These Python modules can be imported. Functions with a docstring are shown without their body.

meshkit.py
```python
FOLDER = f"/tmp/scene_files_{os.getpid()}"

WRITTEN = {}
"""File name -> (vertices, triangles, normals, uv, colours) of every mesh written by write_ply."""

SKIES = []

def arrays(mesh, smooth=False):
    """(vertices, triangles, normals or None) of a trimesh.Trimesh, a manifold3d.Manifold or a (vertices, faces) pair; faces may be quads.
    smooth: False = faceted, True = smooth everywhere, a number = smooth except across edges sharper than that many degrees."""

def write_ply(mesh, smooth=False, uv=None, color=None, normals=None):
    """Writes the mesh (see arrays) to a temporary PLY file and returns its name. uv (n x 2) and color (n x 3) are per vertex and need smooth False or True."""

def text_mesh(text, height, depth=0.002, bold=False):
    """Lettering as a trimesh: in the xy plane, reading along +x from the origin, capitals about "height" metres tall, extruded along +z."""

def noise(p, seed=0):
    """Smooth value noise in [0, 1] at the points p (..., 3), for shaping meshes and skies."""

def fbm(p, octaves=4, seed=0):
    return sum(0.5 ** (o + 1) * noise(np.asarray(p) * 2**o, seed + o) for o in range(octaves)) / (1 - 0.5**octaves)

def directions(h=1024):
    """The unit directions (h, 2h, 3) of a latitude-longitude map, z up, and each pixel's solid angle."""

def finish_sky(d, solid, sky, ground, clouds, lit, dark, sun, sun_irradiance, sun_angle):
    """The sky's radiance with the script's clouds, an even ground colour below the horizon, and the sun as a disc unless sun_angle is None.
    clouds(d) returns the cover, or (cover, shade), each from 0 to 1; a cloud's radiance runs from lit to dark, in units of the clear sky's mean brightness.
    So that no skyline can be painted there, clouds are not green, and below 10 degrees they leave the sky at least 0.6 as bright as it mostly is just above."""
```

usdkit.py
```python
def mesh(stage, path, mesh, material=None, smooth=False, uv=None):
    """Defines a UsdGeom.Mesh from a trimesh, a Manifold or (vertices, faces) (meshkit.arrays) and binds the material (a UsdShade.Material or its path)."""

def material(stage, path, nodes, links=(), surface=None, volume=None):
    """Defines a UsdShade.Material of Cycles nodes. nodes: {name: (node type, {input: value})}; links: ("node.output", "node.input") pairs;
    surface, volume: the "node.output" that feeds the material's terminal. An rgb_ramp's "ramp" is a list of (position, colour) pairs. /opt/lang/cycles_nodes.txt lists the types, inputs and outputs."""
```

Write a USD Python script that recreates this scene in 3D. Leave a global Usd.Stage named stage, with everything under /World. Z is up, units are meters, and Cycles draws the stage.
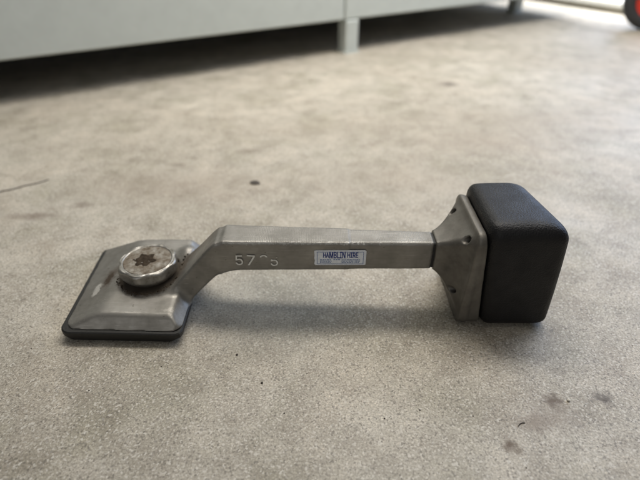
import math, random
import numpy as np, trimesh, usdkit, meshkit
from pxr import Usd, UsdGeom, UsdLux, UsdShade, Gf, Sdf

stage = Usd.Stage.CreateInMemory()
UsdGeom.SetStageUpAxis(stage, UsdGeom.Tokens.z)
UsdGeom.SetStageMetersPerUnit(stage, 1.0)
UsdGeom.Xform.Define(stage, '/World')
rng = np.random.default_rng(7)

# ------------------------------------------------------------------ camera
PITCH, CAM_H, CAM_D, FPX = 34.5, .37, .36, 481.0
cam = UsdGeom.Camera.Define(stage, '/World/camera')
cam.CreateHorizontalApertureAttr(36.0); cam.CreateVerticalApertureAttr(27.0)
cam.CreateFocalLengthAttr(36.0 * FPX / 640)
cam.CreateClippingRangeAttr(Gf.Vec2f(.01, 100))
cam.CreateFStopAttr(3.5); cam.CreateFocusDistanceAttr(.452)
cam.AddTranslateOp().Set(Gf.Vec3d(0, -CAM_D, CAM_H)); cam.AddRotateXOp().Set(90 - PITCH)
cam.CreateExposureAttr(0.0)

# ------------------------------------------------------------------ lights
def rect_light(name, loc, target, w, h, inten, color):
    l = UsdLux.RectLight.Define(stage, '/World/' + name)
    l.CreateWidthAttr(w); l.CreateHeightAttr(h); l.CreateIntensityAttr(inten); l.CreateColorAttr(Gf.Vec3f(*color))
    m = Gf.Matrix4d().SetLookAt(Gf.Vec3d(*loc), Gf.Vec3d(*target), Gf.Vec3d(0, 0, 1) if abs(loc[0]-target[0]) + abs(loc[1]-target[1]) > 1e-3 else Gf.Vec3d(0, 1, 0)).GetInverse()
    l.AddTransformOp().Set(m)
    return l
rect_light('door_light', (2.35, 1.98, 1.45), (2.35-.84, 1.98-.54, 1.35), 2.4, 2.0, 3.6, (.52, .68, 1.0))
rect_light('roof_light', (.45, .42, 1.75), (.10, .12, 0), 1.9, 1.3, 1.2, (1.0, .95, .87))
rect_light('rear_fill_light', (.15, .82, 1.75), (.30, 2.2, .25), 1.9, .9, 11.8, (1.0, .95, .87))  # unseen fill, added to brighten the rear floor and cabinet
rect_light('front_fill_light', (-.6, -3.0, 1.5), (-.1, .3, .2), 3.4, 1.5, .9, (1.0, .98, .95))  # unseen soft fill added behind the camera for the front faces
rect_light('yard_light', (1.16, 2.20, .50), (1.56, 2.46, .08), 2.0, .3, 30.0, (.97, .98, 1.0))
rect_light('far_fill_light', (.6, 3.8, 3.2), (.0, .1, 0), 6.0, 1.9, 1.0, (1.0, .965, .92))  # unseen fill added beyond the cabinet, for sheen on upper faces
dome = UsdLux.DomeLight.Define(stage, '/World/room_light')
dome.CreateIntensityAttr(1.0)
dm = usdkit.material(stage, '/World/Looks/room_light', {'b': ('background_shader', {'color': (.9, .95, 1.0), 'strength': .07})}, surface='b.background')
UsdShade.MaterialBindingAPI.Apply(dome.GetPrim()).Bind(dm)

# ------------------------------------------------------------------ helpers
TAKEN = {}
def numbered(path):
    n = TAKEN.get(path, 0); TAKEN[path] = n + 1
    return path if n == 0 else f'{path}_{n:03d}'
ORIG = {}
def thing(name, label, cat, loc=(0, 0, 0), group=None):
    p = numbered('/World/' + name)
    x = UsdGeom.Xform.Define(stage, p); x.AddTranslateOp().Set(Gf.Vec3d(*loc))
    ORIG[p] = np.array(loc, float)
    tag(x.GetPrim(), label, cat, group)
    return p
def tag(prim, label=None, cat=None, group=None, kind=None):
    for k, v in (('label', label), ('category', cat), ('group', group), ('kind', kind)):
        if v: prim.SetCustomDataByKey(k, v)
def obj(name, mesh, mat, parent='/World', smooth=30, label=None, root=None):
    """One mesh; vertices are given in world coordinates and stored relative to the thing's base."""
    p = numbered(parent + '/' + name)
    o = np.zeros(3)
    for r, v in ORIG.items():
        if p.startswith(r + '/'): o = v
    if hasattr(mesh, 'vertices'): m = (np.asarray(mesh.vertices) - o, np.asarray(mesh.faces))
    else: m = (np.asarray(mesh[0]) - o, np.asarray(mesh[1]))
    g = usdkit.mesh(stage, p, m, mat, smooth=smooth)
    if label: tag(g.GetPrim(), label)
    return p
def top(name, mesh, mat, label, cat=None, group=None, kind=None, smooth=30):
    p = obj(name, mesh, mat, '/World', smooth)
    tag(stage.GetPrimAtPath(p), label, cat, group, kind)
    return p

# signed distances and a surface-nets mesher
def smin(a, b, k):
    h = np.clip(k - np.abs(a - b), 0, None) / k
    return np.minimum(a, b) - h * h * k * .25
def smax(a, b, k): return -smin(-a, -b, k)
def rbox(p, lo, hi, r):
    c = (np.array(lo) + hi) / 2; h = (np.array(hi, float) - lo) / 2 - r
    q = np.abs(p - c) - h
    return np.linalg.norm(np.maximum(q, 0), axis=-1) + np.minimum(q.max(-1), 0) - r
def nets(f, lo, hi, h):
    lo = np.array(lo, float); n = np.ceil((np.array(hi) - lo) / h).astype(int) + 1
    g = np.stack(np.meshgrid(*[lo[i] + h * np.arange(n[i]) for i in range(3)], indexing='ij'), -1)
    d = f(g)
    s = d < 0
    c = n - 1
    acc = np.zeros((*c, 3)); cnt = np.zeros(c)
    corners = [(i, j, k) for i in (0, 1) for j in (0, 1) for k in (0, 1)]
    def at(a, o): return a[o[0]:o[0]+c[0], o[1]:o[1]+c[1], o[2]:o[2]+c[2]]
    for a in corners:
        for ax in range(3):
            if a[ax]: continue
            b = tuple(a[i] + (i == ax) for i in range(3))
            da, db = at(d, a), at(d, b); x = at(s, a) != at(s, b)
            t = np.where(x, da / np.where(x, da - db, 1), 0)
            for i in range(3): acc[..., i] += np.where(x, a[i] + (t if i == ax else 0), 0)
            cnt += x
    on = cnt > 0
    idx = np.full(c, -1); idx[on] = np.arange(on.sum())
    v = lo + h * (np.argwhere(on) + acc[on] / cnt[on][:, None])
    quads = []
    for ax in range(3):
        u, w = (ax + 1) % 3, (ax + 2) % 3
        sl = [slice(None)] * 3; sl2 = [slice(None)] * 3
        sl[ax] = slice(0, -1); sl2[ax] = slice(1, None)
        x = s[tuple(sl)] != s[tuple(sl2)]
        e = np.argwhere(x); e = e[(e[:, u] > 0) & (e[:, w] > 0) & (e[:, u] < c[u]) & (e[:, w] < c[w])]
        ins = s[tuple(e.T)]
        q = []
        for du, dw in ((-1, -1), (0, -1), (0, 0), (-1, 0)):
            k = e.copy(); k[:, u] += du; k[:, w] += dw
            q.append(idx[tuple(k.T)])
        q = np.stack(q, 1); q[~ins] = q[~ins][:, ::-1]
        quads.append(q)
    q = np.vstack(quads)
    for _ in range(3):                                     # pull the vertices onto the surface
        e = h * .2; dv = f(v)
        gr = np.stack([(f(v + e * np.eye(3)[i]) - f(v - e * np.eye(3)[i])) / (2 * e) for i in range(3)], -1)
        step = (dv / np.maximum((gr ** 2).sum(-1), .25))[:, None] * gr
        v = v - np.clip(step, -h * .5, h * .5)
    return v, q

def box(lo, hi, r=0.0):
    lo = np.array(lo, float); hi = np.array(hi, float)
    if r <= 0:
        b = trimesh.creation.box(hi - lo); b.apply_translation((lo + hi) / 2); return b
    import itertools
    pts = []
    for sx, sy, sz in itertools.product((0, 1), repeat=3):
        cnr = np.where([sx, sy, sz], hi - r, lo + r); sg = np.where([sx, sy, sz], 1, -1)
        for k in range(3):
            o = np.full(3, r * .5774) * sg; pts.append(cnr + o)
            e = np.zeros(3); e[k] = r * sg[k]; pts.append(cnr + e)
    return trimesh.convex.convex_hull(np.array(pts))

# ------------------------------------------------------------------ materials
L = '/World/Looks/'
def mat(name, nodes, links, surface='p.BSDF'): return usdkit.material(stage, L + name, nodes, links, surface)

def near(pref, centre, r0, r1, scale=(1, 1, 1)):
    """Nodes: 1 at a place, 0 away from it (soft edge), for stains and wear of their own shape."""
    n = {pref + 'm': ('vector_math', {'math_type': 'subtract', 'vector2': centre}),
         pref + 's': ('vector_math', {'math_type': 'multiply', 'vector2': scale}),
         pref + 'l': ('vector_math', {'math_type': 'length'}),
         pref + 'r': ('map_range', {'from_min': r0, 'from_max': r1, 'to_min': 1.0, 'to_max': 0.0, 'clamp': True})}
    l = [(pref + 'src', pref + 'm.vector1'), (pref + 'm.vector', pref + 's.vector1'), (pref + 's.vector', pref + 'l.vector1'), (pref + 'l.value', pref + 'r.value')]
    return n, l, pref + 'r.result'

def plain(name, color, rough=.5, metallic=0.0, spec=.5, bump=0.0, bscale=300, var=0.0):
    n = {'p': ('principled_bsdf', {'base_color': color, 'roughness': rough, 'metallic': metallic, 'specular_ior_level': spec})}
    l = []
    if bump or var:
        n['t'] = ('geometry', {})
        n['n'] = ('noise_texture', {'scale': bscale, 'detail': 5.0, 'roughness': .6})
        l.append(('t.position', 'n.vector'))
    if bump:
        n['b'] = ('bump', {'strength': bump, 'distance': .0006})
        l += [('n.fac', 'b.height'), ('b.normal', 'p.normal')]
    if var:
        n['r'] = ('rgb_ramp', {'ramp': [(.25, tuple(c * (1 - var) for c in color)), (.75, tuple(min(1, c * (1 + var)) for c in color))]})
        l += [('n.fac', 'r.fac'), ('r.color', 'p.base_color')]
    return mat(name, n, l)

# concrete: blotches, trowel haze, pale and dark grains, stains, painted shade under the grip
def concrete():
    n = {'g': ('geometry', {}),
         'big': ('noise_texture', {'scale': 3.2, 'detail': 6.0, 'roughness': .62, 'distortion': .4}),
         'mid': ('noise_texture', {'scale': 26.0, 'detail': 5.0, 'roughness': .65}),
         'fine': ('noise_texture', {'scale': 520.0, 'detail': 3.0, 'roughness': .7}),
         'grain': ('voronoi_texture', {'scale': 640.0, 'feature': 'f1'}),
         'pits': ('voronoi_texture', {'scale': 95.0, 'feature': 'f1'}),
         'bigc': ('rgb_ramp', {'ramp': [(.30, (.335, .300, .242)), (.46, (.375, .340, .280)), (.58, (.405, .372, .312)), (.75, (.44, .410, .352))]}),
         'midc': ('rgb_ramp', {'ramp': [(.28, (.74, .715, .69)), (.5, (1.0, 1.0, 1.0)), (.72, (1.2, 1.2, 1.2))]}),
         'finec': ('rgb_ramp', {'ramp': [(.30, (.42, .40, .375)), (.45, (.88, .875, .865)), (.57, (1.12, 1.12, 1.12)), (.70, (1.8, 1.8, 1.8))]}),
         'stm': ('mapping', {'rotation': (0, 0, .5), 'scale': (3.0, 15.0, 1.0)}),
         'stn': ('noise_texture', {'scale': 1.0, 'detail': 6.0, 'roughness': .68, 'distortion': .8}),
         'stc': ('rgb_ramp', {'ramp': [(.30, (.88, .87, .85)), (.46, (1.0, 1.0, 1.0)), (.60, (1.04, 1.04, 1.04)), (.72, (1.12, 1.12, 1.11))]}),
         'blo': ('noise_texture', {'scale': 9.0, 'detail': 4.0, 'roughness': .6, 'distortion': .6}),
         'bloc': ('rgb_ramp', {'ramp': [(.34, (.80, .80, .755)), (.5, (1.0, 1.0, 1.0)), (.66, (1.10, 1.085, 1.075))]}),
         'm0': ('mix_color', {'blend_type': 'multiply', 'fac': 1.0, 'use_clamp': False}),
         'm0b': ('mix_color', {'blend_type': 'multiply', 'fac': 1.0, 'use_clamp': False}),
         'm1': ('mix_color', {'blend_type': 'multiply', 'fac': 1.0, 'use_clamp': False}),
         'm2': ('mix_color', {'blend_type': 'multiply', 'fac': .85, 'use_clamp': False}),
         'sep': ('separate_color', {}),
         'graino': ('map_range', {'from_min': .80, 'from_max': .97, 'to_min': 0.0, 'to_max': .8, 'clamp': True}),
         'dgo': ('map_range', {'from_min': .04, 'from_max': .16, 'to_min': .62, 'to_max': 0.0, 'clamp': True}),
         'm3d': ('mix_color', {'blend_type': 'mix', 'b': (.12, .105, .085)}),
         'm3': ('mix_color', {'blend_type': 'mix', 'b': (.60, .565, .50)}),
         'pito': ('map_range', {'from_min': .05, 'from_max': .14, 'to_min': .55, 'to_max': 0.0, 'clamp': True}),
         'pitm': ('map_range', {'from_min': .55, 'from_max': .66, 'to_min': 0.0, 'to_max': 1.0, 'clamp': True}),
         'pitx': ('math', {'math_type': 'multiply'}),
         'm4': ('mix_color', {'blend_type': 'mix', 'b': (.13, .11, .085)}),
         'p': ('principled_bsdf', {'specular_ior_level': .5}),
         'ro': ('map_range', {'from_min': .3, 'from_max': .7, 'to_min': .58, 'to_max': .44, 'clamp': True}),
         'hadd': ('math', {'math_type': 'multiply_add', 'value2': .35}),
         'bp': ('bump', {'strength': .55, 'distance': .0012})}
    l = [('g.position', x + '.vector') for x in ('big', 'mid', 'fine', 'grain', 'pits')]
    l += [('big.fac', 'bigc.fac'), ('mid.fac', 'midc.fac'), ('fine.fac', 'finec.fac'),
          ('g.position', 'stm.vector'), ('stm.vector', 'stn.vector'), ('stn.fac', 'stc.fac'), ('g.position', 'blo.vector'), ('blo.fac', 'bloc.fac'), ('bigc.color', 'm0.a'), ('stc.color', 'm0.b'), ('m0.result', 'm0b.a'), ('bloc.color', 'm0b.b'), ('m0b.result', 'm1.a'), ('midc.color', 'm1.b'), ('m1.result', 'm2.a'), ('finec.color', 'm2.b'),
          ('grain.color', 'sep.color'), ('sep.r', 'graino.value'), ('graino.result', 'm3.fac'), ('m2.result', 'm3.a'),
          ('pits.distance', 'pito.value'), ('mid.fac', 'pitm.value'), ('pito.result', 'pitx.value1'), ('pitm.result', 'pitx.value2'),
          ('pitx.value', 'm4.fac'), ('sep.g', 'dgo.value'), ('dgo.result', 'm3d.fac'), ('m3.result', 'm3d.a'), ('m3d.result', 'm4.a'),
          ('big.fac', 'ro.value'), ('ro.result', 'p.roughness'),
          ('fine.fac', 'hadd.value1'), ('mid.fac', 'hadd.value3'), ('hadd.value', 'bp.height'), ('bp.normal', 'p.normal')]
    last = 'm4.result'
    # stains, then a painted shade under the grip: (x, y, r0, r1, x/y squash, colour, strength)
    stains = [(.2597, -.0775, .002, .015, (1, 1.5, 0), (.085, .064, .042), 1.0),
              (.214, -.081, .002, .012, (1, 1.2, 0), (.115, .080, .046), 1.0),
              (.187, -.105, .002, .022, (1, 1.6, 0), (.20, .155, .115), .6),
              (.160, -.126, .002, .012, (1.3, 1, 0), (.11, .074, .040), 1.0),
              (.205, -.098, .004, .030, (1, 1.3, 0), (.20, .15, .11), .45),
              (.33, .885, .004, .028, (.8, 1, 0), (.12, .10, .08), .9),
              (-.235, .33, .02, .10, (.5, 1.2, 0), (.27, .215, .165), .35),
              (.11, .36, .02, .12, (.5, 1.1, 0), (.29, .24, .185), .3),
              (.42, .62, .02, .16, (.5, 1.1, 0), (.27, .225, .17), .4),
              (-.03, .58, .03, .16, (.5, 1.4, 0), (.30, .25, .19), .25),
              (.30, .50, .02, .10, (.4, 1.4, 0), (.27, .22, .17), .3),
              (-.42, .24, .004, .03, (.6, 2.2, 0), (.17, .13, .10), .7),
              (-.36, .27, .002, .016, (.7, 1.6, 0), (.16, .125, .095), .7),
              (-.25, .41, .002, .016, (.7, 1.6, 0), (.18, .145, .11), .6),
              (-.13, .47, .002, .02, (.7, 1.8, 0), (.19, .15, .115), .6),
              (-.055, .05, .05, .11, (1, 1.2, 0), (.20, .215, .20), .35)]  # greenish shade below the grip, painted into the floor colour
    n['wob'] = ('noise_texture', {'scale': 70.0, 'detail': 4.0, 'roughness': .7})
    n['wobs'] = ('vector_math', {'math_type': 'multiply_add', 'vector2': (.028, .028, 0), 'vector3': (-.014, -.014, 0)})
    n['wobp'] = ('vector_math', {'math_type': 'add'})
    l += [('g.position', 'wob.vector'), ('wob.color', 'wobs.vector1'), ('g.position', 'wobp.vector1'), ('wobs.vector', 'wobp.vector2')]
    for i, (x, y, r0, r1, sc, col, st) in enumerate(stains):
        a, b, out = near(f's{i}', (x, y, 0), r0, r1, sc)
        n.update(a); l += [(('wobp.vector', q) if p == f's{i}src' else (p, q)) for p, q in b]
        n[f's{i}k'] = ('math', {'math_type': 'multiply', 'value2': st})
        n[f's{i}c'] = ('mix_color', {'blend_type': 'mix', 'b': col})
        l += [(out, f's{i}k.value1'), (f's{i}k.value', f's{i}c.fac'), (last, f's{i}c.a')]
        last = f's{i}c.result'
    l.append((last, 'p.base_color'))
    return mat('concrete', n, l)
M_concrete = concrete()

KNOB = np.array([-.191, .066])
def cast_metal():
    """Dull cast aluminium under thin worn silver-grey lacquer; brown grime round the knob and in the crook of the neck; knurled grip."""
    n = {'g': ('geometry', {}), 'sx': ('separate_xyz', {}), 'sn': ('separate_xyz', {}),
         'big': ('noise_texture', {'scale': 38.0, 'detail': 5.0, 'roughness': .65}),
         'fine': ('noise_texture', {'scale': 900.0, 'detail': 3.0, 'roughness': .6}),
         'smear': ('noise_texture', {'scale': 1.0, 'detail': 5.0, 'roughness': .7}),
         'smap': ('mapping', {'scale': (40, 260, 260)}),
         'base': ('rgb_ramp', {'ramp': [(.3, (.21, .20, .178)), (.5, (.262, .25, .226)), (.7, (.315, .302, .276))]}),
         'sm': ('rgb_ramp', {'ramp': [(.35, (.93, .93, .93)), (.65, (1.05, 1.05, 1.05))]}),
         'mm': ('mix_color', {'blend_type': 'multiply', 'fac': 1.0, 'use_clamp': False}),
         'scm': ('mapping', {'rotation': (0, 0, .12), 'scale': (22, 1100, 1100)}),
         'scn': ('noise_texture', {'scale': 1.0, 'detail': 2.0, 'roughness': .5, 'distortion': .3}),
         'sco': ('map_range', {'from_min': .66, 'from_max': .73, 'to_min': 0.0, 'to_max': .5, 'clamp': True}),
         'scx': ('mix_color', {'blend_type': 'mix', 'b': (.50, .485, .45)}),
         'nkn': ('noise_texture', {'scale': 330.0, 'detail': 2.0, 'roughness': .5}),
         'nko': ('map_range', {'from_min': .70, 'from_max': .75, 'to_min': 0.0, 'to_max': .6, 'clamp': True}),
         'nkx': ('mix_color', {'blend_type': 'mix', 'b': (.085, .07, .055)}),
         'p': ('principled_bsdf', {'metallic': .60, 'specular_ior_level': .5}),
         'rough': ('map_range', {'from_min': .3, 'from_max': .7, 'to_min': .54, 'to_max': .36, 'clamp': True}),
         'bp': ('bump', {'strength': .05, 'distance': .0004})}
    l = [('g.position', 'big.vector'), ('g.position', 'fine.vector'), ('g.position', 'smap.vector'), ('smap.vector', 'smear.vector'),
         ('g.position', 'sx.vector'), ('g.normal', 'sn.vector'),
         ('big.fac', 'base.fac'), ('smear.fac', 'sm.fac'), ('base.color', 'mm.a'), ('sm.color', 'mm.b'), ('fine.fac', 'bp.height'), ('big.fac', 'rough.value')]
    # knurl: small pyramids on the upper side of the grip
    n.update({'k1': ('math', {'math_type': 'multiply', 'value2': 1750.0}), 'k2': ('math', {'math_type': 'multiply', 'value2': 1750.0}),
              'ka': ('math', {'math_type': 'sine'}), 'kb': ('math', {'math_type': 'sine'}), 'kp': ('math', {'math_type': 'multiply'}),
              'ks': ('math', {'math_type': 'add'}), 'kd': ('math', {'math_type': 'subtract'}),
              'up': ('map_range', {'from_min': .75, 'from_max': .95, 'to_min': 0.0, 'to_max': 1.0, 'clamp': True}),
              'x0': ('map_range', {'from_min': -.095, 'from_max': -.055, 'to_min': 0.0, 'to_max': 1.0, 'clamp': True}),
              'kw': ('map_range', {'from_min': .36, 'from_max': .52, 'to_min': .45, 'to_max': 1.0, 'clamp': True}),
              'kz': ('map_range', {'from_min': .08, 'from_max': .086, 'to_min': 0.0, 'to_max': 1.0, 'clamp': True}),
              'q1': ('math', {'math_type': 'multiply'}), 'q2': ('math', {'math_type': 'multiply'}), 'q3': ('math', {'math_type': 'multiply'}), 'q4': ('math', {'math_type': 'multiply'}),
              'bk': ('bump', {'strength': .35, 'distance': .0004}),
              'kc': ('map_range', {'from_min': .35, 'from_max': .9, 'to_min': 0.0, 'to_max': .16, 'clamp': True}),
              'kmix': ('mix_color', {'blend_type': 'mix', 'b': (.55, .53, .49)})})
    l += [('sx.x', 'ks.value1'), ('sx.y', 'ks.value2'), ('sx.x', 'kd.value1'), ('sx.y', 'kd.value2'), ('ks.value', 'k1.value1'), ('kd.value', 'k2.value1'),
          ('k1.value', 'ka.value1'), ('k2.value', 'kb.value1'), ('ka.value', 'kp.value1'), ('kb.value', 'kp.value2'),
          ('sn.z', 'up.value'), ('sx.x', 'x0.value'), ('sx.z', 'kz.value'), ('big.fac', 'kw.value'),
          ('up.result', 'q1.value1'), ('x0.result', 'q1.value2'), ('q1.value', 'q2.value1'), ('kz.result', 'q2.value2'), ('q2.value', 'q3.value1'), ('kw.result', 'q3.value2'),
          ('q3.value', 'q4.value1'), ('kp.value', 'q4.value2'), ('q4.value', 'bk.height'), ('bp.normal', 'bk.normal'), ('bk.normal', 'p.normal'),
          ('g.position', 'scm.vector'), ('scm.vector', 'scn.vector'), ('scn.fac', 'sco.value'), ('sco.result', 'scx.fac'), ('mm.result', 'scx.a'),
          ('g.position', 'nkn.vector'), ('nkn.fac', 'nko.value'), ('nko.result', 'nkx.fac'), ('scx.result', 'nkx.a'),
          ('q4.value', 'kc.value'), ('kc.result', 'kmix.fac'), ('nkx.result', 'kmix.a')]
    last = 'kmix.result'
    n['wob'] = ('noise_texture', {'scale': 210.0, 'detail': 4.0, 'roughness': .75})
    n['wobs'] = ('vector_math', {'math_type': 'multiply_add', 'vector2': (.016, .016, .016), 'vector3': (-.008, -.008, -.008)})
    n['wobp'] = ('vector_math', {'math_type': 'add'})
    l += [('g.position', 'wob.vector'), ('wob.color', 'wobs.vector1'), ('g.position', 'wobp.vector1'), ('wobs.vector', 'wobp.vector2')]
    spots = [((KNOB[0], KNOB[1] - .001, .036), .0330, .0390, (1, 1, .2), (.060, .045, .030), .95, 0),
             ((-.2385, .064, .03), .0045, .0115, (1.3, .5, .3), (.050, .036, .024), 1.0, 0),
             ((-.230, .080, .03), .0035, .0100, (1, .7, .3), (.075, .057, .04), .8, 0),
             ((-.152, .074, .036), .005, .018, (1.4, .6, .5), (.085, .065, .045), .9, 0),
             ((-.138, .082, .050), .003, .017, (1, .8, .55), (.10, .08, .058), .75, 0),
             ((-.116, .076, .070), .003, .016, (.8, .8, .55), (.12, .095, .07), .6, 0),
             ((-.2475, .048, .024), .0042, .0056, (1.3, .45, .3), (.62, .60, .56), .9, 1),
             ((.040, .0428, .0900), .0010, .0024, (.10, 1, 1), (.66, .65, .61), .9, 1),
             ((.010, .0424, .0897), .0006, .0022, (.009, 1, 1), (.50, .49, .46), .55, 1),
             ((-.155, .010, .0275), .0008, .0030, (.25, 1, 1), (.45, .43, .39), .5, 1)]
    dirt = None
    for i, (c, r0, r1, sc, col, st, shiny) in enumerate(spots):
        a, b, out = near(f's{i}', c, r0, r1, sc)
        n.update(a); l += [(('wobp.vector', q) if p == f's{i}src' else (p, q)) for p, q in b]
        n[f's{i}k'] = ('math', {'math_type': 'multiply', 'value2': st}); n[f's{i}c'] = ('mix_color', {'blend_type': 'mix', 'b': col})
        l += [(out, f's{i}k.value1'), (f's{i}k.value', f's{i}c.fac'), (last, f's{i}c.a')]
        last = f's{i}c.result'
        if not shiny:
            if dirt is None: dirt = f's{i}k.value'
            else:
                n[f's{i}d'] = ('math', {'math_type': 'maximum'}); l += [(dirt, f's{i}d.value1'), (f's{i}k.value', f's{i}d.value2')]; dirt = f's{i}d.value'
    n['met'] = ('map_range', {'from_min': 0.0, 'from_max': .8, 'to_min': .60, 'to_max': 0.0, 'clamp': True})
    n['rg'] = ('math', {'math_type': 'maximum'})
    l += [(last, 'p.base_color'), (dirt, 'met.value'), ('met.result', 'p.metallic'), ('rough.result', 'rg.value1'), (dirt, 'rg.value2'), ('rg.value', 'p.roughness')]
    return mat('cast_aluminium', n, l)
M_cast = cast_metal()

def worn(name, ramp, scale, rough, metallic, bump=.2, spec=.5):
    return mat(name, {'g': ('geometry', {}), 'n': ('noise_texture', {'scale': scale, 'detail': 6.0, 'roughness': .7}), 'n2': ('noise_texture', {'scale': scale * 9, 'detail': 3.0}),
                      'r': ('rgb_ramp', {'ramp': ramp}), 'ro': ('map_range', {'from_min': .3, 'from_max': .7, 'to_min': rough + .12, 'to_max': rough - .08, 'clamp': True}),
                      'b': ('bump', {'strength': bump, 'distance': .0005}), 'p': ('principled_bsdf', {'metallic': metallic, 'specular_ior_level': spec})},
               [('g.position', 'n.vector'), ('g.position', 'n2.vector'), ('n.fac', 'r.fac'), ('r.color', 'p.base_color'), ('n.fac', 'ro.value'), ('ro.result', 'p.roughness'),
                ('n2.fac', 'b.height'), ('b.normal', 'p.normal')])
M_flange = worn('flange_aluminium', [(.3, (.130, .121, .105)), (.5, (.165, .154, .136)), (.7, (.20, .19, .17))], 45, .5, .7, .15)
M_knob = worn('knob_alloy', [(.3, (.16, .145, .12)), (.48, (.31, .295, .265)), (.7, (.48, .465, .44))], 90, .36, .8, .2)
M_disc = worn('rusty_disc', [(.34, (.085, .062, .040)), (.45, (.16, .128, .092)), (.56, (.235, .21, .17)), (.68, (.34, .32, .28))], 110, .55, .2, .5, .35)
M_grime = worn('grime', [(.3, (.022, .016, .011)), (.6, (.06, .044, .03))], 200, .9, 0, .8, .1)
M_sole = plain('dark_sole_plate', (.016, .0155, .014), .5, 0, .4, .3, 500, .3)
M_rubber = plain('black_rubber', (.012, .012, .012), .6)
M_steel = plain('dark_screw', (.03, .028, .026), .4, .6)
M_vinyl = mat('black_vinyl', {'g': ('geometry', {}), 'v': ('voronoi_texture', {'scale': 640.0, 'feature': 'smooth_f1', 'smoothness': .6}), 'n': ('noise_texture', {'scale': 60.0, 'detail': 4.0}),
              'ro': ('map_range', {'from_min': .3, 'from_max': .7, 'to_min': .54, 'to_max': .42, 'clamp': True}),
              'c': ('rgb_ramp', {'ramp': [(.3, (.006, .0058, .0064)), (.7, (.011, .0105, .011))]}),
              'b': ('bump', {'strength': .45, 'distance': .0006, 'invert': True}), 'p': ('principled_bsdf', {'specular_ior_level': .30})},
              [('g.position', 'v.vector'), ('g.position', 'n.vector'), ('n.fac', 'ro.value'), ('ro.result', 'p.roughness'), ('n.fac', 'c.fac'), ('c.color', 'p.base_color'),
               ('v.distance', 'b.height'), ('b.normal', 'p.normal')])
M_label = plain('sticker_white', (.80, .83, .88), .35, 0, .5, 0, 240, .14)
M_ink = plain('blue_ink', (.012, .035, .21), .4)
M_ink2 = plain('pale_blue_ink', (.10, .17, .36), .4)
M_paint = plain('white_marker_paint', (.80, .79, .74), .6, 0, .4, 0, 700, .25)
M_cab = plain('grey_cabinet_paint', (.50, .535, .51), .42, 0, .5, .05, 30, .05)
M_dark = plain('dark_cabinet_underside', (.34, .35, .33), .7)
M_yard = plain('yard_concrete', (.6, .58, .54), .8, 0, .3, .3, 60, .1)
M_shade_strip = plain('shade_strip', (.16, .15, .12), .7, 0, .3, .3, 60, .2)  # dark colour stands in for shade along the doorway
M_tyre = plain('tyre_rubber', (.018, .018, .02), .6)
M_red = plain('red_rim', (.45, .035, .02), .4)
M_chip = plain('dark_chip', (.06, .05, .04), .8)
M_white_chip = plain('pale_chip', (.75, .72, .64), .6)

# ------------------------------------------------------------------ setting
def sheet(x0, x1, y0, y1, z):
    return trimesh.Trimesh([[x0, y0, z], [x1, y0, z], [x1, y1, z], [x0, y1, z]], [[0, 1, 2], [0, 2, 3]], process=False)
top('floor', sheet(-4, 4, -2.5, 5, 0), M_concrete, 'worn mottled grey concrete floor with brown stains under the tool', kind='structure', smooth=False)

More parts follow.
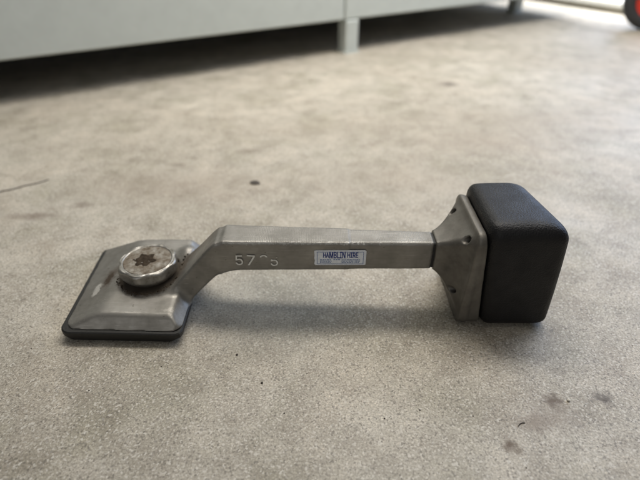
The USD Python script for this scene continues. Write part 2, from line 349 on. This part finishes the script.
DO, DU = np.array([1.04, 2.28]), np.array([.54, -.842])               # line of the doorway
DN = np.array([.842, .54])                                             # outwards
def slab(s0, s1, t0, t1, z0, z1, r=0):
    b = box((s0, t0, z0), (s1, t1, z1), r)
    v = np.array(b.vertices); xy = DO + v[:, :1] * DU + v[:, 1:2] * DN
    v = np.column_stack([xy, v[:, 2]]); b = trimesh.Trimesh(v, b.faces, process=False); b.invert()
    trimesh.repair.fix_normals(b)
    return b
top('yard', slab(-2.5, 2.5, .06, 4, -.02, .034), M_yard, 'bright sunlit ground outside the open doorway', kind='structure', smooth=False)
top('door_shade_strip', slab(-.6, 2.5, -.02, .058, -.01, .03, .006), M_shade_strip, 'low dark strip added for the shade in front of the sunlit ground', 'door sill')  # strip added where shade falls before the doorway

# cabinet: a long grey metal cabinet on short square legs
CP = np.array([.0596, 1.1907]); CU = np.array([.8520, .5235]); CU /= np.linalg.norm(CU); CN = np.array([-CU[1], CU[0]])
cab = thing('metal_cabinet', 'long pale grey metal cabinet standing on short square legs behind the tool', 'cabinet', (CP[0], CP[1], 0))
def cbox(s0, s1, t0, t1, z0, z1, r=.002):
    b = box((s0, t0, z0), (s1, t1, z1), r)
    v = np.array(b.vertices); xy = CP + v[:, :1] * CU + v[:, 1:2] * CN
    return trimesh.Trimesh(np.column_stack([xy, v[:, 2]]), b.faces, process=False)
S0, S1 = -2.1, 1.20
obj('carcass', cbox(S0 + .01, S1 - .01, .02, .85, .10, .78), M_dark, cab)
seams = [S0, -1.05, .018, S1]
for a, b in zip(seams[:-1], seams[1:]):
    obj('front_panel', cbox(a + .002, b - .002, 0, .018, .097, .77, .004), M_cab, cab)
obj('worktop', cbox(S0 - .02, S1 + .02, -.02, .87, .782, .81, .004), M_cab, cab)
for s in (S0 + .02, -1.03, .040, S1 - .15):
    for t in (.20 if s > .5 else .001, .79):
        lg = obj('leg', cbox(s - .018, s + .028, t - .004, t + .042, .004, .0955, .003), M_cab, cab)
        obj('foot', cbox(s - .022, s + .032, t - .008, t + .046, 0, .0045, .001), M_cab, lg)

# wheel at the right, its face towards us
def wheel():
    c = np.array([1.205, 1.545, .105]); w = thing('trolley_wheel', 'small black tyred wheel with red rim at the far right edge', 'wheel', (c[0], c[1], 0))
    ax = np.array([-.45, -.89, 0]); ax /= np.linalg.norm(ax)
    R = trimesh.geometry.align_vectors([0, 0, 1], ax)
    def rev(prof, seg=48):
        m = trimesh.creation.revolve(np.array(prof), sections=seg); m.apply_transform(R); m.apply_translation(c); trimesh.repair.fix_normals(m); return m
    a = np.linspace(0, 2 * math.pi, 25)
    obj('tyre', rev(np.column_stack([.078 + .027 * np.cos(a), .028 * np.sin(a)])), M_tyre, w)
    obj('rim', rev([(0.014, -.018), (.050, -.018), (.062, -.024), (.064, 0), (.062, .024), (.050, .014), (.022, .012), (.014, .02), (.014, -.018)]), M_red, w)
    obj('axle', rev([(0, -.26), (.009, -.26), (.009, .028), (0, .03)], 20), M_steel, w)
wheel()

# ------------------------------------------------------------------ the knee kicker
kk = thing('knee_kicker', 'grey metal carpet knee kicker with round knob and black knee pad lying on concrete', 'carpet tool', (-.02, .06, 0))

# dark sole plate, its edge bevelled underneath, right front corner cut off
def sole():
    up = np.array([(-.2585, -.0062), (-.2625, -.0050), (-.2660, -.0018), (-.2682, .0030), (-.2745, .131), (-.2730, .136), (-.268, .139), (-.146, .139), (-.143, .136), (-.1415, -.002), (-.1430, -.0070), (-.147, -.0092)])
    up[:, 1] += 0.0
    c = np.array([-.205, .068])
    low = c + (up - c) * [.955, .955]; up[:, 1] -= .003 * (up[:, 1] < .05); mid = up.copy(); low = c + (up - c) * .955; low[:, 0] -= .006 * (low[:, 0] > -.2)
    mtop = c + (up - c) * .985
    rings = [(low, .0005), (mid, .0085), (mid, .0132), (mtop, .0142)]
    pts = np.vstack([np.column_stack([r, np.full(len(r), z)]) for r, z in rings])
    return trimesh.convex.convex_hull(pts)
obj('sole_plate', sole(), M_sole, kk, smooth=25)

# body: sloped head, neck and grip cast in one piece
HX0, HX1 = -.2715, -.1425
def plane(p, pt, nrm):
    nrm = np.array(nrm, float); nrm /= np.linalg.norm(nrm); return (p - np.array(pt)) @ nrm
def f_body(p):
    x, y, z = p[..., 0], p[..., 1], p[..., 2]
    head = plane(p, (0, .008, .0278), (0, -.055, 1))                       # top, rising slightly to the back
    k = .0035
    head = smax(head, plane(p, (-.262, -.0046, .0142), (-.04, -1.0, .78)), k)      # front
    head = smax(head, plane(p, (-.2655, .002, .0142), (-.36, -.0185, .93)), k)        # left, a shallow slope
    head = smax(head, plane(p, (0, .137, .0142), (0, 1.0, .3)), k)         # back
    head = smax(head, plane(p, (HX1, 0, .0142), (1.0, 0, .75)), k)         # right
    head = smax(head, plane(p, (-.2645, .002, 0), (-1, -.05, 0)), .002); head = smax(head, .0139 - z, .001)
    # corner cuts
    head = smax(head, plane(p, (-.2630, .001, 0), (-1, -1, 0)), .004); head = smax(head, plane(p, (-.1440, -.004, 0), (1, -1, 0)), .004)
    # recess round the knob
    rk = np.hypot(x - KNOB[0], y - KNOB[1])
    head = smax(head, -np.maximum(rk - .0352, .0305 - z), .003)
    # neck
    A, B = np.array([-.162, .012]), np.array([-.0985, .0760])
    T = (B - A); Ln = np.linalg.norm(T); T /= Ln; N = np.array([-T[1], T[0]])
    s = (x - A[0]) * T[0] + (z - A[1]) * T[1]; nn = (x - A[0]) * N[0] + (z - A[1]) * N[1]
    t = np.clip(s / Ln, 0, 1); e = (1 - t) ** 2.2
    u = np.clip((x + .1) / .2175, 0, 1); sh = (.0008) / (1 + np.exp(-np.clip((x - .0305) / .0003, -60, 60)))
    yf, yb = .0420 - .009 * e + sh, .0775 - .010 * u + .029 * e - sh
    z0, z1 = .0535 + .0015 * u, .0905 - .001 * u - sh
    pn = np.maximum(np.abs(nn - .0026 * t) - .0118 - .0024 * t, np.abs(s - Ln / 2) - Ln / 2 - .003)       # side view: neck ...
    pg = np.maximum(np.abs(z - (z0 + z1) / 2) - (z1 - z0) / 2, np.abs(x - .0085) - .109)      # ... and grip
    prof = smin(pn, pg, .016)
    prof = smax(prof, plane(p, (-.1095, 0, .0882), (-.385, 0, .923)), .005)
    r = .0033
    q = np.stack([prof + r, np.abs(y - (yf + yb) / 2) - (yb - yf) / 2 + r], -1)
    d = np.linalg.norm(np.maximum(q, 0), axis=-1) + np.minimum(q.max(-1), 0) - r
    d = smax(d, x - .1175, .001); d = smax(d, .0139 - z, .001)
    lump = np.linalg.norm((p - np.array([-.156, .104, .033])) * [1, 1, 1.2], axis=-1) - .0085
    d = smin(d, lump, .011)
    d = smin(d, head, .009)
    wear = .0003 * (meshkit.noise(p * 70, 3) - .5) + .0001 * (meshkit.noise(p * 260, 5) - .5)
    return d + wear
body = obj('body', nets(f_body, (-.277, -.016, .010), (.124, .146, .098), .00125), M_cast, kk, smooth=True)

# knob
def f_knob(p):
    x, y, z = p[..., 0] - KNOB[0], p[..., 1] - KNOB[1], p[..., 2]
    a = np.arctan2(y, x); r = np.hypot(x, y)
    side = (r - .0310 - .0015 * np.cos(8 * a + .9)) * .92
    d = smax(side, z - .0512, .0022); d = smax(d, (r + 1.1 * z) / 1.487 - (.0315 + 1.1 * .0502) / 1.487, .001)
    d = smax(d, .0315 - z, .001)
    d = smax(d, (r * .75 - z * .66) - (.0318 * .75 - .0395 * .66), .002)
    d = smax(d, -np.maximum(r - .0262, .0502 - z), .001)                   # shallow dish on top
    g = np.abs(r - .0284) - .0003
    d = smax(d, -np.maximum(g, .0508 - z), .0006)
    return d + .0007 * (meshkit.noise(p * 170, 11) - .5)
kb = obj('knob', nets(f_knob, (KNOB[0]-.036, KNOB[1]-.036, .030), (KNOB[0]+.036, KNOB[1]+.036, .054), .0008), M_knob, kk, smooth=True)
def f_disc(p):
    x, y, z = p[..., 0] - KNOB[0], p[..., 1] - KNOB[1], p[..., 2]
    r = np.hypot(x, y); a = np.arctan2(y + .0005, x + .003); rr = np.hypot(x + .003, y + .0005)
    d = smax(r - .0258, z - .0507 - .0006 * (meshkit.noise(p * 300, 4) - .5), .0006); d = smax(d, .0495 - z, .0004)
    star = rr - (.0100 + .0018 * np.cos(6 * a + .4))
    return smax(d, -np.maximum(star, .0497 - z), .0006)
obj('disc', nets(f_disc, (KNOB[0]-.028, KNOB[1]-.028, .0488), (KNOB[0]+.028, KNOB[1]+.028, .0525), .0006), M_disc, kb, smooth=True)
def f_star(p):
    x, y, z = p[..., 0] - KNOB[0] + .003, p[..., 1] - KNOB[1] + .0005, p[..., 2]
    r = np.hypot(x, y); a = np.arctan2(y, x)
    d = np.maximum(r - (.0114 + .0022 * np.cos(6 * a + .4)), np.abs(z - .0504) - .0003 - .0004 * (meshkit.noise(p * 420, 8) - .3))
    return d
obj('star_socket', nets(f_star, (KNOB[0]-.018, KNOB[1]-.016, .0478), (KNOB[0]+.012, KNOB[1]+.016, .0525), .0006), M_grime, kb, smooth=True, label='dark grime packed star shaped socket')
# crumbs of grime caught round the knob
def crumbs():
    ms = []
    for i in range(80):
        a = rng.uniform(-2.9, .75) if i < 60 else rng.uniform(0, 6.28)
        r = .0335 + abs(rng.normal(0, .0022)); s = rng.uniform(.0003, .0010)
        m = trimesh.creation.icosphere(1, s); m.vertices = m.vertices * rng.uniform(.6, 1.3, (1, 3)) + rng.normal(0, s * .12, m.vertices.shape)
        m.apply_translation((KNOB[0] + r * math.cos(a), KNOB[1] + r * math.sin(a), .0315 + rng.uniform(0, .002))); ms.append(m)
    for i in range(70):                                     # in the crook where neck meets head
        t = rng.uniform(0, 1); s = rng.uniform(.0004, .0012)
        m = trimesh.creation.icosphere(1, s)
        m.apply_translation((-.1535 + rng.normal(0, .0022), .050 + .045 * t, .0335 + .003 * t + rng.uniform(0, .003))); ms.append(m)
    return trimesh.util.concatenate(ms)
cr = obj('grime', crumbs(), M_grime, kk, smooth=60); tag(stage.GetPrimAtPath(cr), kind='stuff')

# flange: flares from the grip to a square wedge shaped mounting plate
def f_flange(p):
    x, y, z = p[..., 0], p[..., 1], p[..., 2]
    rc = .011
    q = np.stack([np.abs(y - .061) - .0455 + rc, np.abs(z - .0572) - .0568 + rc], -1)
    pl = np.linalg.norm(np.maximum(q, 0), axis=-1) + np.minimum(q.max(-1), 0) - rc
    pl = smax(pl, plane(p, (.1462, 0, 0), (-1, 0, .050)), .0022); pl = smax(pl, plane(p, (.1705, 0, 0), (1, 0, .092)), .002)
    t = np.clip((x - .119) / .034, 0, 1); g = t ** 1.45                  # section grows from the grip's to the plate's
    lo_y, hi_y = .0415 + (.0158 - .0415) * g, .0690 + (.1062 - .0690) * g
    lo_z, hi_z = .0542 + (.0015 - .0542) * g, .0898 + (.1130 - .0898) * g
    rr = .0042 + .005 * g
    q = np.stack([np.abs(y - (lo_y + hi_y) / 2) - (hi_y - lo_y) / 2 + rr, np.abs(z - (lo_z + hi_z) / 2) - (hi_z - lo_z) / 2 + rr], -1)
    st = (np.linalg.norm(np.maximum(q, 0), axis=-1) + np.minimum(q.max(-1), 0) - rr) * .62
    st = smax(st, x - .1555, .002)
    d = smin(pl, st, .004)
    d = smax(d, .1190 - x, .0012)
    for h in HOLES:
        d = smax(d, -np.maximum(np.hypot(y - h[1], z - h[2]) - .0036, x - h[0] - .007), .0012)
    return d + .0005 * (meshkit.noise(p * 110, 21) - .5)
HOLES = [(.1446, .0290, .1025), (.1402, .0305, .0385), (.1425, .0830, .1015), (.1402, .0920, .0385)]
fl = obj('mounting_flange', nets(f_flange, (.116, .010, -.002), (.176, .112, .120), .00125), M_flange, kk, smooth=True)
for h in HOLES:
    m = trimesh.creation.cylinder(.0030, .003, sections=20); m.apply_transform(trimesh.geometry.align_vectors([0, 0, 1], [1, 0, 0])); m.apply_translation((h[0] + .0056, h[1], h[2]))
    obj('screw', m, M_steel, fl)
obj('gasket', box((.1160, .0440, .0564), (.1204, .0658, .0876), .0012), M_rubber, kk)

# knee pad
def f_pad(p):
    x, y, z = p[..., 0], p[..., 1], p[..., 2]
    R = .017
    d = plane(p, (.2385, .016, .115), (1, .16, .045)) + .0000
    k = .020
    bul = .0042 * (1 - ((y - .063) / .05) ** 2) * (1 - ((z - .062) / .062) ** 2)
    d = d - np.clip(bul, -.004, .004)
    ys = np.abs(y - .0635) - .0510 - .0012 * np.clip(1 - ((z - .062) / .062) ** 2, -1, 1)
    d = smax(d, ys, .013)
    d = smax(d, z - .1255 - .0015 * np.clip(1 - ((x - .2) / .04) ** 2, -1, 1), .018)
    d = smax(d, -z + .0006, .012)
    return smax(d, plane(p, (.1712, 0, 0), (-1, 0, -.092)), .012)
obj('knee_pad', nets(f_pad, (.152, .004, -.004), (.250, .124, .134), .0016), M_vinyl, kk, smooth=True)

# sticker on the front of the grip
FY = .0419
def face(m, x, z, lift, tilt=0.0):
    """A mesh drawn in xy (thickness z) onto the front face of the grip."""
    v = np.array(m.vertices); c, s = math.cos(tilt), math.sin(tilt)
    v = np.column_stack([x + c * v[:, 0] - s * v[:, 1], FY - lift - v[:, 2], z + s * v[:, 0] + c * v[:, 1]])
    return trimesh.Trimesh(v, m.faces, process=False)
from shapely.geometry import Polygon
SX, SZ, SW, SH = -.0060, .0622, .0537, .0190
st_poly = Polygon([(0.0, .0012), (.0011, .0004), (.0012, 0), (SW - .001, .0002), (SW, .0008), (SW + .0003, SH - .0016), (SW - .0012, SH), (.0018, SH - .0001), (0, SH - .0008), (.0004, .012), (0, .009), (.0006, .006)])
stk = obj('sticker', face(trimesh.creation.extrude_polygon(st_poly, .00045, engine='earcut'), SX, SZ, 0.0, .0), M_label, kk, smooth=False, label='white and blue hire shop sticker, worn at its edges')
def lettering(text, x, z, w, h, m, bold=True, name='lettering'):
    t = meshkit.text_mesh(text, h, .00012, bold=bold)
    v = np.array(t.vertices); v[:, 0] -= v[:, 0].min(); v[:, 0] *= w / v[:, 0].max(); t.vertices = v
    heavy = [face(t, x + k * .0002, z, .00046 + k * .00002) for k in range(2)]                   # a heavy face: strokes thickened sideways
    obj(name, trimesh.util.concatenate(heavy), m, stk, smooth=False)
for word, x_, z_, w_, h_ in (('HA', .0092, .0098, .0060, .0062), ('MBLIN', .0156, .0090, .0166, .0080), ('HIRE', .0342, .0097, .0112, .0064)):
    lettering(word, SX + x_, SZ + z_, w_, h_, M_ink)
def bar(x, z, w, h): return face(trimesh.creation.box((w, h, .00012), transform=trimesh.transformations.translation_matrix((w / 2, h / 2, .00006))), SX + x, SZ + z, .00046)
bars = []
for x0, x1, rows in ((.006, .0185, (.0064, .0046, .0028)), (.0285, .0475, (.0064, .0046, .0028)), (.020, .0275, (.0066,))):
    for z in rows:
        x = x0
        while x < x1 - .001:
            w = rng.uniform(.0008, .0026); bars.append(bar(x, z, min(w, x1 - x), .0010)); x += w + .0006
obj('small_print', trimesh.util.concatenate(bars), M_ink2, stk, smooth=False)
obj('border', trimesh.util.concatenate([bar(.0028, .0014, SW - .0052, .0005), bar(.0028, SH - .0024, SW - .0052, .0005), bar(.0028, .0019, .0005, SH - .0043), bar(SW - .0029, .0019, .0005, SH - .0043)]), M_ink2, stk, smooth=False)

# worn white number painted on the grip
def digit(ch, x, z, h, keep=None, tilt=0.0, lift=.0005):
    t = meshkit.text_mesh(ch, h, .00025, bold=False)
    v = np.array(t.vertices); v[:, 0] -= v[:, 0].min(); t.vertices = v
    if keep:
        for n_, o in keep:
            t = trimesh.intersections.slice_mesh_plane(t, n_, o, cap=False)
    obj('painted_digit', face(t, x, z, lift, tilt), M_paint, body, smooth=False)
digit('5', -.0880, .0632, .0122, lift=.0013)
digit('7', -.0765, .0625, .0130, tilt=-.06, lift=.0008)
digit('8', -.0630, .0622, .0130, [((0, 1, 0), (0, .0102, 0))])
digit('5', -.0515, .0615, .0120, [((.5, -1, 0), (.001, .0083, 0))])

# ------------------------------------------------------------------ bits on the floor
def pebble(x, y, s, sc=(1, 1, .5), seed=0, rot=0.0):
    m = trimesh.creation.icosphere(2, s); v = np.array(m.vertices)
    v *= (.7 + .6 * meshkit.noise(v / s * 1.6 + seed * 7.3, seed))[:, None]
    v = v * sc; c, t = math.cos(rot), math.sin(rot)
    v = np.column_stack([v[:, 0] * c - v[:, 1] * t, v[:, 0] * t + v[:, 1] * c, v[:, 2]])
    v += (x, y, -v[:, 2].min() - .0002)
    return trimesh.Trimesh(v, m.faces, process=False)
top('chip', pebble(-.1067, .3435, .0058, (1.5, 1.1, .22), 1, -.3), M_chip, 'dark brown chip lying alone behind the grip', 'chip')
top('chip', pebble(.227, -.081, .0014, (1, 1, 1), 2), M_white_chip, 'tiny white chip in the brown stain in front of the pad', 'chip')
top('chip', pebble(-.0836, -.0262, .0012, (1, 1, .7), 3), M_chip, 'small black speck on the floor in front of the neck', 'chip')
top('chip', pebble(-.055, -.061, .0011, (1, 1, .7), 4), M_chip, 'small black speck nearest the lower edge below the painted number', 'chip')
def fibre(pts, r):
    pts = np.array(pts); ms = []
    for a, b in zip(pts[:-1], pts[1:]):
        ms.append(trimesh.creation.cylinder(r, segment=[a, b], sections=8))
    return trimesh.util.concatenate(ms)
top('fibre', fibre([(.172, -.1075, .0004), (.1745, -.1052, .0007), (.177, -.1042, .0006), (.179, -.1042, .0003)], .00035), M_chip, 'short dark bent fibre lying among the brown stains', 'fibre')
top('fibre', fibre([(-.53, .294, .0005), (-.505, .315, .0005), (-.493, .320, .0004), (-.478, .3335, .0004), (-.462, .342, .0003), (-.45, .3545, .0001)], .0012), M_chip, 'long thin dark strand standing in for a smeared crack at the left edge', 'fibre')  # strand modelled in place of a dark crack smear in the concrete
grit = []
for i in range(90):
    x, y = rng.uniform(-.45, .5), rng.uniform(-.17, .5)
    if -.28 < x < .25 and -.01 < y < .145: continue
    grit.append(pebble(x, y, rng.uniform(.0003, .0007), (1, 1, .6), i + 20, rng.uniform(0, 6)))
top('grit', trimesh.util.concatenate(grit), M_chip, 'fine dark grit scattered over the concrete', 'grit', kind='stuff')
